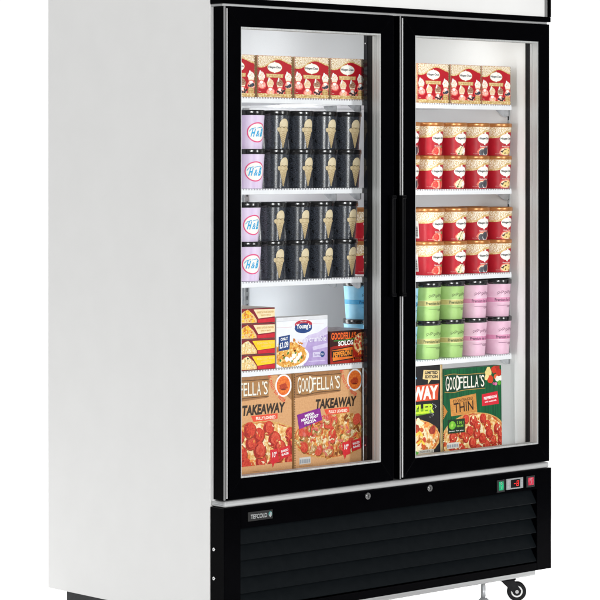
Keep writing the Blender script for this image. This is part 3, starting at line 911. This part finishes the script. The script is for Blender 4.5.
def takeaway(kind, seed):
    def fn(a, w, h):
        rnd = random.Random(seed); c = a.c
        a.rect(-w/2, w/2, 0, h, kraft)
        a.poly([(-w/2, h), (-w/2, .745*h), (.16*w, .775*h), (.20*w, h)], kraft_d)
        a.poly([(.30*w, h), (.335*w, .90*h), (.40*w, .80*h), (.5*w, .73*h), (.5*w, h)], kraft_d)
        deco_logo(a, -.45*w, .165*w, .785*h, .965*h, cream, P('#a8794a', '#b08352', 120), P('#5e4128'))
        a.ell(.385*w, .885*h, .115*w, .115*h, white, 36); a.ell(.385*w, .885*h, .095*w, .098*h, P('#dd5a1e', '#f08a3a', 150), 36)
        a.blob(.385*w, .875*h, .06*w, P('#a8321a', '#c8502a', 260), .2, 16, .6, 0, rnd); a.ell(.385*w, .845*h, .035*w, .008*h, P('#7d2416'), 16)
        a.arc_text('SWEET CHILLI DIP INSIDE', .56*w, 1.06*h, .375*w, R(181), R(246), .040*h, P('#d83a26', '#e04a34', 80), .05)
        # heavy slanted word
        tk = P('#2c211a', '#3b2e24', 240)
        a.text('TAKEAWAY', .110*w, .664*h, .60*w, .105*h, tk, .05, .16, R(0))
        for q in range(40): a.blob(rnd.uniform(-.18, .40)*w, rnd.uniform(.62, .71)*h, .0010, kraft, .5, 6, .4, 1.2, rnd, None, keep=True)
        a.l += 1
        a.poly([(-.07*w, .605*h), (.30*w, .610*h), (.30*w, .555*h), (-.03*w, .535*h)], P('#e2492f', '#e85a3f', 80))
        a.text('FULLY LOADED', .135*w, .575*h, .27*w, .032*h, cream, .03)
        if kind == 'pep':
            pizza(a, 0.0, .25*h, .70*w, .295*h, 'pep', (c[0], c[1], .105*h, .545*h), rnd)
            a.rect(-w/2, w/2, 0, .0, kraft)
            a.poly([(-w/2, .50*h), (-.45*w, .47*h), (-.43*w, .33*h), (-w/2, .34*h)], P('#c8202a'))
        else:
            pizza(a, .06*w, .33*h, .58*w, .235*h, 'meat', (c[0], c[1], .0*h, .55*h), rnd)
            a.poly([(-.46*w, .575*h), (-.13*w, .625*h), (-.10*w, .50*h), (-.43*w, .425*h)], P('#7d1d84', '#8d2a94', 60))
            for t, y in (('MEGA', .566), ('MEAT FEAST', .531), ('PIZZA', .494)): a.text(t, -.275*w+(.53-y)*.12*w, y*h, {'MEGA': .14, 'MEAT FEAST': .25, 'PIZZA': .17}[t]*w, .030*h, white, .04, 0, R(9))
            a.rect(-.43*w, -.27*w, .065*h, .135*h, P('#d5d3cf')); 
            for q in range(5): a.rect((-.425+q*.031)*w, (-.401+q*.031)*w, .075*h, .115*h, P('#9aa0a8'))
            a.text('Each serving contains', -.33*w, .045*h, .2*w, .012*h, P('#8a6a48'))
        rd = P('#d3202c', '#dc3038', 80)
        a.poly([(.19*w, .245*h), (.30*w, .255*h), (.31*w, .12*h), (.25*w, .11*h), (.225*w, .065*h), (.215*w, .11*h), (.195*w, .115*h)], rd)
        a.poly([(.32*w, .25*h), (.465*w, .275*h), (.475*w, .165*h), (.335*w, .14*h)], rd)
        a.text('10"', .25*w, .195*h, .06*w, .055*h, white, .03); a.text('BAKED', .395*w, .225*h, .1*w, .024*h, white, .03, 0, R(8)); a.text('BASE', .40*w, .19*h, .1*w, .024*h, white, .03, 0, R(8))
        a.text('frozen pizza', -.02*w if kind == 'pep' else .02*w, .045*h, .12*w, .012*h, P('#8a6a48'))
        perforation(a, w, h, P('#6d5236', '#4a3826', 90))
    return fn
def sizzler(a, w, h):
    rnd = random.Random(9); c = a.c
    a.rect(-w/2, w/2, 0, h, P('#17161a', '#221f22', 30))
    a.poly([(-.05*w, .945*h), (.05*w, .945*h), (.10*w, .86*h), (-.30*w, .86*h), (-.14*w, .945*h)], P('#58a6d8', '#8cc4e8', 60)); a.text('A', .0*w, .90*h, .09*w, .07*h, white, .05); a.text('CHICAGO', -.1*w, .845*h, .36*w, .018*h, white)
    tan = P('#d9b878', '#e8cf9a', 80)
    a.poly([(.205*w, .955*h), (.455*w, .935*h), (.45*w, .83*h), (.32*w, .84*h), (.27*w, .79*h), (.275*w, .842*h), (.19*w, .855*h)], tan)
    a.text('LIMITED', .325*w, .919*h, .2*w, .035*h, ink, .05, 0, R(-3)); a.text('EDITION', .325*w, .873*h, .2*w, .035*h, ink, .05, 0, R(-3))
    a.poly([(-w/2, .785*h), (.445*w, .79*h), (.425*w, .612*h), (-w/2, .612*h)], P('#c8442c', '#d85a38', 90))
    a.text('TAKEAWAY', -.02*w, .70*h, .90*w, .150*h, cream, .05)
    a.poly([(-w/2, .53*h), (.33*w, .53*h), (.33*w, .47*h), (.1*w, .455*h), (-w/2, .46*h)], P('#5c8a1c', '#78a424', 90))
    a.text('SIZZLER', .10*w, .525*h, .54*w, .105*h, P('#b4d42c', '#c8e23c', 90), .05)
    for q in range(14): a.blob((.30+.10*math.sin(q*.8)*.4+q*.006)*w, (.43+q*.011)*h, .006*w, P('#8a8a8e', '#b8b8bc', 120), .5, 7, 1.5, .4, rnd, None, keep=True)
    a.l += 1
    pizza(a, -.10*w, .20*h, .56*w, .235*h, 'mix', (c[0], c[1], .0, .5*h), rnd)
    a.poly([(-w/2, .095*h), (-.1*w, .13*h), (.12*w, .055*h), (.10*w, 0), (-w/2, 0)], P('#4f9a3c', '#6ab44c', 70))
    a.ell(-.01*w, .06*h, .045*w, .034*h, P('#e07a3c'), 18); a.ell(-.01*w, .06*h, .028*w, .022*h, white, 18)
    a.rect(.12*w, .36*w, .035*h, .075*h, P('#c8c4ba')); a.text('SERVES 2', .24*w, .055*h, .2*w, .022*h, ink)
    a.rect(.468*w, .5*w, 0, h, P('#a88a58', '#c2a672', 60)); a.rect(.462*w, .468*w, 0, h, P('#e6d6b0'))
def thin_box(a, w, h):
    rnd = random.Random(21); c = a.c
    g = P('#07452a', '#0c6638', 26, aniso=(9, 1, .5)); gd = P('#06341f', '#083d25', 40)
    a.rect(-w/2, w/2, 0, h, g)
    for k in range(7): a.rect((-.5+k/7)*w, (-.5+k/7)*w+.0014, 0, h, gd)
    a.poly([(-w/2, .60*h), (-.42*w, .5*h), (-.5*w, .40*h)], P('#c8863c'))
    deco_logo(a, -.45*w, .205*w, .735*h, .925*h, cream, P('#0a3a26', '#0b4029', 60), P('#b8904c'))
    wood = P('#c07c3a', '#d8994e', 70, aniso=(1, 1, 6))
    a.poly([(-.38*w, .645*h), (.06*w, .685*h), (.08*w, .45*h), (-.36*w, .44*h)], wood)
    a.text('STONEBAKED', -.16*w, .622*h, .34*w, .038*h, P('#3a2010'), .01, 0, R(4)); a.text('THIN', -.15*w, .54*h, .33*w, .115*h, P('#2c1a10'), .01, 0, R(3))
    a.poly([(.16*w, .665*h), (.43*w, .69*h), (.455*w, .535*h), (.165*w, .525*h)], P('#cf1c30', '#d82a3a', 60))
    a.text('PEPPERONI', .305*w, .622*h, .22*w, .036*h, white, .03, 0, R(4)); a.text('with mozzarella', .31*w, .578*h, .2*w, .022*h, white, .02, 0, R(4))
    pizza(a, .03*w, .135*h, .56*w, .325*h, 'thin', (c[0], c[1], c[2], .5*h), rnd)
    a.rect(-.42*w, -.135*w, .235*h, .40*h, P('#15301c', '#1a3a20', 60)); a.ell(-.345*w, .33*h, .058*w, .050*h, P('#5cae2c', '#86cc3c', 90), 22); a.blob(-.35*w, .33*h, .02*w, P('#a8d85a'), .2, 10)
    a.text('2 IN 1', -.215*w, .355*h, .11*w, .034*h, P('#8cc83c'), .03); a.text('RECIPE', -.215*w, .315*h, .11*w, .026*h, P('#8cc83c'), .03); a.text('better for you', -.28*w, .26*h, .24*w, .02*h, white, .01)
    a.rect(-.44*w, -.24*w, .055*h, .125*h, P('#dcd8d0'))
    for q in range(5): a.rect((-.435+q*.039)*w, (-.407+q*.039)*w, .07*h, .105*h, P('#9aa0a8'))
    for x, y, r, m in ((.275, .935, .055, '#ecd488'), (.245, .865, .04, '#f0dc9a'), (.37, .955, .05, '#cf3a20'), (.445, .915, .05, '#c23220'), (.43, .98, .04, '#b02a1c'), (.31, .84, .05, '#d2421f'), (.40, .865, .035, '#e8683a'), (.43, .84, .04, '#f2efe2'), (.475, .845, .035, '#f6f4ea'), (.36, .785, .02, '#c2508a'), (.40, .78, .02, '#d878a8'), (.46, .79, .03, '#5aa83a')):
        a.blob(x*w, y*h, r*w, P(m, None, 200), .2, 10, .9, 0, rnd)
    perforation(a, w, h, P('#063020'))
def youngs(a, w, h):
    rnd = random.Random(12); c = a.c
    wht = P('#e9eaf1', '#f1f2f7', 30); lil = P('#a88fc8', '#bba6d6', 40); lil2 = P('#cdbfe2', '#dcd2ec', 40); pur = P('#7d5cac', '#8f70ba', 40)
    a.rect(-w/2, w/2, 0, h, wht)
    pts = [(0.02*w+.48*w*t, (.02+.42*math.sin(t*1.3))*h) for t in [i/12 for i in range(13)]]
    a.poly([(-.02*w, .0), (.5*w, .0), (.5*w, .78*h), (.30*w, .66*h), (.12*w, .62*h), (.0*w, .52*h)], lil2)
    a.poly([(.03*w, .0), (.5*w, .0), (.5*w, .62*h), (.30*w, .55*h), (.12*w, .52*h), (.05*w, .35*h)], lil)
    a.poly([(.20*w, .38*h), (.5*w, .44*h), (.5*w, .36*h), (.21*w, .31*h)], lil2)
    a.rect(-w/2, w/2, .93*h, h, P('#e4e4e8')); a.line([(-.5*w, .925*h), (.5*w, .925*h)], .0008, P('#b8bac2'))
    a.rect(-.5*w, -.2*w, .80*h, .805*h, P('#d88a96')); a.rect(.2*w, .42*w, .84*h, .845*h, P('#e0b0b8'))
    # fish crumble on a plate
    a.blob(-.24*w, .21*h, .37*w, white, .02, 34, .52*h/w*1.25, 0, rnd)
    a.blob(-.25*w, .25*h, .33*w, P('#d98c2c', '#f0c064', 170), .07, 26, .66*h/w*1.15, 0, rnd)
    cr = [P('#d68424', '#eeb050', 200), P('#f3cf7a', '#f8e3a8', 200), P('#b8641c', '#d88a34', 200)]
    for i in range(120):
        t = rnd.uniform(0, 6.28); q = math.sqrt(rnd.random()); a.blob(-.25*w+.31*w*q*math.cos(t), .29*h+.27*h*q*math.sin(t), rnd.uniform(.012, .03)*w, rnd.choice(cr), .4, 7, .8, rnd.uniform(0, 3), rnd, None, keep=i % 8 != 7)
    a.l += 1
    for x, y in ((-.17, .23), (-.22, .16), (-.10, .17), (-.05, .24), (-.30, .17), (-.14, .12)): a.blob(x*w, y*h, .042*w, P('#f1efe8', '#fbfaf6', 120), .25, 9, .8, .4, rnd)
    for x, y in ((-.13, .28), (-.20, .12), (-.07, .13), (-.35, .20), (-.28, .28), (-.02, .19), (-.42, .15), (-.4, .52)): a.blob(x*w, y*h, .02*w, P('#2f6b2c', '#4a8a3a', 120), .4, 8, .8, 1, rnd)
    nav = P('#1f3f78', '#27498a', 60); rdd = P('#b8283c', '#c23648', 60)
    a.ell(.02*w, .80*h, .185*w, .145*h, white, 32); a.ell(.02*w, .835*h, .17*w, .095*h, rdd, 32); a.blob(.02*w, .765*h, .17*w, nav, .02, 28, .10*h/(.17*w), 0, rnd); a.rect(-.145*w, .185*w, .77*h, .825*h, nav)
    a.text("Young's", .02*w, .795*h, .28*w, .13*h, white, .03); a.text('SINCE 1805', .02*w, .895*h, .12*w, .025*h, white)
    a.poly([(-.455*w, .62*h), (-.24*w, .65*h), (-.25*w, .36*h), (-.46*w, .335*h)], nav); a.text('ONLY', -.35*w, .575*h, .14*w, .06*h, white, .03, 0, R(6)); a.text('£1.09', -.355*w, .455*h, .17*w, .12*h, white, .03, 0, R(6))
    a.text('ocean crumble', .165*w, .54*h, .60*w, .115*h, P('#f2effa'), .012)
    a.rect(.20*w, .42*w, .17*h, .27*h, P('#d9d0ec')); a.text('Serves 1', .31*w, .22*h, .17*w, .05*h, pur); a.ell(.39*w, .22*h, .045*w, .06*h, nav, 18); a.text('MSC', .39*w, .22*h, .06*w, .04*h, white)
    a.rect(.12*w, .45*w, .085*h, .10*h, lil2)
    for k in range(24): a.rect((-.5+k/24)*w, (-.5+k/24)*w+.003, 0, .018*h, P('#7a7a82'))
def solos(a, w, h):
    rnd = random.Random(4); c = a.c
    a.rect(-w/2, w/2, 0, h, P('#1e0c0c', '#4a1210', 16)); a.poly([(-w/2, 0), (w/2, 0), (w/2, .45*h), (.1*w, .62*h), (-w/2, .52*h)], P('#8a140e', '#c8301a', 14))
    og = P('#ef5a1c', '#f4762c', 60)
    a.text("GOODFELLA'S", -.14*w, .84*h, .66*w, .22*h, og, .03, 0, R(-1)); a.line([(-.40*w, .70*h), (-.1*w, .705*h), (.16*w, .74*h)], .003, P('#3f8a3a')); a.text('SOLOS', -.09*w, .62*h, .40*w, .15*h, white, .04, 0, R(2))
    a.poly([(-.47*w, .44*h), (.10*w, .52*h), (.11*w, .12*h), (-.43*w, .06*h)], P('#14100c')); a.poly([(-.46*w, .41*h), (.09*w, .49*h), (.10*w, .15*h), (-.425*w, .095*h)], P('#e0641c', '#ee8a2c', 40)); a.rect(-.46*w, .09*w, .20*h, .40*h, P('#1a120c'))
    a.text('PEPPERONI', -.18*w, .30*h, .48*w, .17*h, P('#f0902c'), .04, 0, R(4))
    pizza(a, .37*w, .58*h, .25*w, .34*h, 'pep', (c[0], c[1], .15*h, .98*h), rnd)
    for k in range(18): a.blob(rnd.uniform(.1, .48)*w, rnd.uniform(.05, .3)*h, .035*w, rnd.choice([P('#e8641c', '#f8b03c', 60), P('#c02a14', '#e0501c', 60)]), .4, 8, .5, 1, rnd, None, keep=True)
    a.l += 1
    a.rect(.12*w, .36*w, .10*h, .17*h, P('#2a0c08')); a.text('2 PACK', .24*w, .135*h, .18*w, .045*h, og)
def rice(top):
    def fn(a, w, h):
        rnd = random.Random(7 if top else 8)
        mar = P('#7a1424', '#8c1c2e', 30); a.rect(-w/2, w/2, 0, h, mar)
        if top: a.poly([(.06*w, .92*h), (.5*w, .90*h), (.5*w, .40*h), (.16*w, .32*h)], P('#f2d9a8', '#f8e6c2', 60))
        else: a.poly([(.03*w, .90*h), (.5*w, .88*h), (.5*w, .36*h), (.14*w, .28*h), (.10*w, .5*h)], P('#f5c812', '#fad52a', 60))
        a.poly([(.14*w, .24*h), (.5*w, .32*h), (.5*w, .04*h), (.15*w, .04*h)], P('#c8182c', '#d42438', 60))
        pile = [(-w*.42, .06*h), (.125*w, .06*h), (.12*w, .26*h), (.06*w, .58*h), (-.06*w, .94*h), (-.14*w, .82*h), (-.28*w, .45*h)]
        a.poly(pile, P('#e2b56a', '#f0d49a', 260))
        cols = [P('#e88a10', '#f2a828', 120), P('#f8c818', '#fbd84a', 120), P('#c8641c', '#e08a3c', 160)] if top else [P('#efd28c', '#f8e8c0', 200), P('#e4bc62', '#f0d692', 200), P('#f6e6b4', '#fbf2d6', 200)]
        for i in range(90):
            t = rnd.random(); y = (.12+.70*t)*h; x = -.06*w + rnd.uniform(-.30, .17)*(1-t*.85)*w
            a.blob(x, y, rnd.uniform(.010, .022)*w, rnd.choice(cols), .35, 7, .8, rnd.uniform(0, 3), rnd, None, keep=i % 8 != 7)
        a.l += 1
        ti = P('#dcb878') if top else P('#fbe48a')
        a.text('SWEET & SOUR CHICKEN' if top else 'EGG FRIED RICE', .30*w, .72*h, .34*w, .13*h, ti, .02)
        a.text('WITH RICE' if top else 'CHINESE STYLE', .31*w, .52*h, .20*w, .10*h, ti, .02)
    return fn

# ================================================================== goods
brown_side = P('#c9a06a', '#b88c58', 90); cream_side = P('#cdb08a', '#a4855f', 260); white_card = P('#e8e6e2', '#dcd9d4', 30)
YG = .1005
# top shelf: cartons of ice cream cups
XL = [(.0665, .2035), (.2132, .3478), (.3577, .4961), (.5025, .6409)]
PL = ['half hidden by the door frame', 'second from the left', 'third from the left', 'beside the dark middle post']
XR = [(.8685, 1.0069), (1.0136, 1.1515), (1.1537, 1.2890)]
PR = ['leftmost of three', 'middle of three', 'rightmost of three']
src = None
def put_box(x0, x1, z, label):
    global src
    if src is None:
        src = carton('ice_cream_carton', x0, x1, YG, z, .1215, .085, red1, cream_side, icecream_box, label, 'red ice cream cartons on the top shelves')
        src['w'] = x1-x0; return
    o = src.copy(); COL.objects.link(o); o.location = ((x0+x1)/2, YG, z); o.scale.x = (x1-x0)/src['w']
    tag(o, label, 'box', 'red ice cream cartons on the top shelves')
for (x0, x1), p in zip(XL, PL): put_box(x0, x1, SL[0]+.0003, 'red ice cream carton on the left top shelf, '+p)
for (x0, x1), p in zip(XR, PR): put_box(x0, x1, SR[0]+.0003, 'red ice cream carton on the right top shelf, '+p)

black_lid = mat('black_lid', (.004, .004, .005), (.006, .006, .007), 60, .2, spec=1.0)
gold_lid = mat('gold_lid', hx('#b8763c'), hx('#c4844a'), 60, .30, metal=.45, spec=.7)
def swirl_black():
    m = mat('black_swirl_print', (.010, .011, .015), None, 60, .25, spec=.8)
    n = m.node_tree; cr = [x for x in n.nodes if x.type == 'VALTORGB'][0]
    ns = [x for x in n.nodes if x.type == 'TEX_NOISE'][0]
    ns.inputs['Scale'].default_value = 48; ns.inputs['Detail'].default_value = 2; ns.inputs['Distortion'].default_value = 3.2
    e = cr.color_ramp.elements
    dk, lt = (.0025, .0030, .0045, 1), (.085, .10, .135, 1)
    e[0].position = 0; e[0].color = dk; e[1].position = 1; e[1].color = dk
    for p in (.38, .46, .54, .62):
        for q, c in ((-.024, dk), (0, lt), (.024, dk)):
            k = e.new(p+q); k.color = c
    return m
swirl = swirl_black()
H_ = .1145
cone = make_tub(swirl, black_lid, .0475, .0455, .0385, H_, .0150, cone_tub)
lilac = make_tub(mat('lilac_print', hx('#d9c4e4'), hx('#ecdff2'), 34, .4, spec=.4, aniso=(1, 1, .05)), black_lid, .0475, .0455, .0385, H_, .0150, hb_tub)
ordn = ['', 'second', 'third', 'fourth', 'fifth']
jr = random.Random(2)
for row, xs, nm in ((1, [.217, .3135, .41, .5065, .603], 'second'), (2, [.2015, .2995, .3965, .493, .5895], 'third')):
    for lev in (0, 1):
        for i, x in enumerate(xs):
            ly = 'upper' if lev else 'lower'
            if i == 0:
                lab = 'lilac tub with pink oval, %s of two on the %s shelf' % (ly, nm)
            else:
                                lab = '%s tub right of the lilac tub, black with cone, %s layer, %s shelf' % (['', 'first', 'second', 'third', 'fourth'][i], ly, nm)
            place(lilac if i == 0 else cone, x+jr.uniform(-.0004, .0004), .1400+jr.uniform(-.002, .002), SL[row]+.0002+lev*(H_-.0018), lab,
                  'lilac oval tubs in the left compartment' if i == 0 else 'black cone tubs in the left compartment', jr.uniform(-.06, .06) - (.10 if i == 0 and lev == 0 else 0))
# right door red tubs
HR = .1045
reds = {}
for k in 'svcd':
    reds[k] = make_tub(P('#ab0b20', '#b81026', 30), gold_lid, .0502, .0485, .0415, HR, .0125, red_tub(k))
KN = {'s': 'strawberry picture', 'v': 'vanilla flower picture', 'c': 'dark cookie picture', 'd': 'pale cookie dough picture'}
def put_red(k, x, y, z, lev, nm, extra=''):
    ly = 'upper' if lev else 'lower'
    place(reds[k], x, y, z+.0002+lev*(HR-.0018), 'red tub with %s, %s of two, %s shelf%s' % (KN[k], ly, nm, extra), 'red gold lidded tubs in the right compartment', jr.uniform(-.05, .05))
for lev in (0, 1):
    for k, x, ex in (('c', .851, ', mostly hidden by door frame'), ('s', .954, ''), ('v', 1.057, ''), ('c', 1.162, ''), ('d', 1.2665, '')):
        put_red(k, x, .140+jr.uniform(-.002, .002), SR[1], lev, 'second', ex)
    for k, x in (('s', .957), ('v', 1.058), ('c', 1.162), ('d', 1.2665)):
        put_red(k, x, .140+jr.uniform(-.002, .002), SR[2], lev, 'third')
        put_red(k, x, .244, SR[2], lev, 'third', ', in the row behind')
    put_red('s', .848, .335, SR[2], lev, 'third', ', seen behind the black tubs')
# premium tubs
HP = .1195
def prem(c1, c2, *a): return make_tub(mat('tub_'+c1, hx(c1), hx(c2), 30, .38, spec=.4), black_lid, .0505, .0482, .0412, HP, .0150, premium_tub(*a))
green = prem('#97bc6c', '#a3c67a', '#b7ac6a', '#c8bd7e', '#54603a', '#d6e6a8')
pinkt = prem('#dfb2c8', '#e6c0d2', '#d98bb0', '#e09cbc', '#7c4a68', '#f3dbe6')
bluet = prem('#8fcbe6', '#a2d6ee', '#4aa3d0', '#5cb0da', '#2c5a78', '#b8e0f2')
for row, y in enumerate((.140, .244)):
    for lev in (0, 1):
        ly = 'upper' if lev else 'lower'; rw = 'front row' if row == 0 else 'second row behind'
        for t, x, c, p in ((bluet, .843, 'pale blue', 'beside the door frame'), (green, .946, 'light green', 'beside the blue tub'), (green, 1.050, 'light green', 'beside the pink tub'), (pinkt, 1.155, 'pale pink', 'beside the green tub'), (pinkt, 1.264, 'pale pink', 'nearest the right wall')):
            place(t, x+jr.uniform(-.001, .001), y+jr.uniform(-.002, .002), SR[3]+.0002+lev*(HP-.0018), '%s tub, %s of two, %s, %s' % (c, ly, rw, p), c+' premium tubs in the right compartment', jr.uniform(-.12, .12))
for lev in (0, 1):
    place(bluet, .845, .335, SR[3]+.0002+lev*(HP-.0018), 'pale blue tub behind the small red pizza box, %s of two' % ('upper' if lev else 'lower'), 'pale blue premium tubs in the right compartment', .12)
# fourth shelf left
mar_side = P('#5c1024', '#701830', 30)
for k, (top, p) in enumerate(((False, 'bottom of the stack'), (False, 'second from the bottom'), (True, 'second from the top'), (True, 'top of the stack'))):
    carton('ready_meal_box', .093+(.0, .002, -.001, .001)[k], .2815+(.0, .0015, -.001, .001)[k], YG+.001*(k % 2), SL[3]+.0003+k*.0447, .0440, .155, mar_side, mar_side, rice(top),
           'maroon ready meal box with %s panel, %s on the fourth shelf' % ('cream' if top else 'yellow', p), 'ready meal boxes stacked at the left', top=P('#cfc4b8', '#b8aca0', 60), rz=(.0, .01, -.008, .006)[k])
carton('frozen_meal_box', .2865, .4915, YG, SL[3]+.0003, .1470, .045, P('#e9eaf1', '#f1f2f7', 30), white_card, youngs, 'white and lilac frozen fish crumble box with navy price flag', None, top=white_card)
carton('small_pizza_box', .5010, .6560, YG, SL[3]+.0003, .0980, .135, P('#1e0c0c', '#4a1210', 16), P('#4a1210'), solos, 'small black and red pepperoni pizza box beside the lilac fish box', None, top=P('#b8a8a8', '#8a7a80', 60))  # pale top: reflected light put into the face colour
# bottom: big pizza boxes
ZF = .4855
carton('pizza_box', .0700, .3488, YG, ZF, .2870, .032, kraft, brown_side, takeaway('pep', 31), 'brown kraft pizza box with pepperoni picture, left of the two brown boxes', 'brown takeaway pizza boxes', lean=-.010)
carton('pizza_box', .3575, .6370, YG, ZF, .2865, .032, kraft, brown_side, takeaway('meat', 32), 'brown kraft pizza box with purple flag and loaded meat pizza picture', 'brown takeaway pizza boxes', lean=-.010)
carton('pizza_box', .7000, .9790, YG, ZF, .2790, .032, P('#17161a', '#221f22', 30), P('#8a7048', '#a08458', 60), sizzler, 'black limited edition pizza box beside the green pizza box', None, lean=-.006)
carton('pizza_box', .9850, 1.2530, YG+.004, ZF, .2610, .034, P('#0c5a34', '#11743f', 26), P('#0a4a2c', '#0c5a34', 40), thin_box, 'green thin crust pepperoni pizza box at the right end of the bottom shelf', None, lean=-.012)
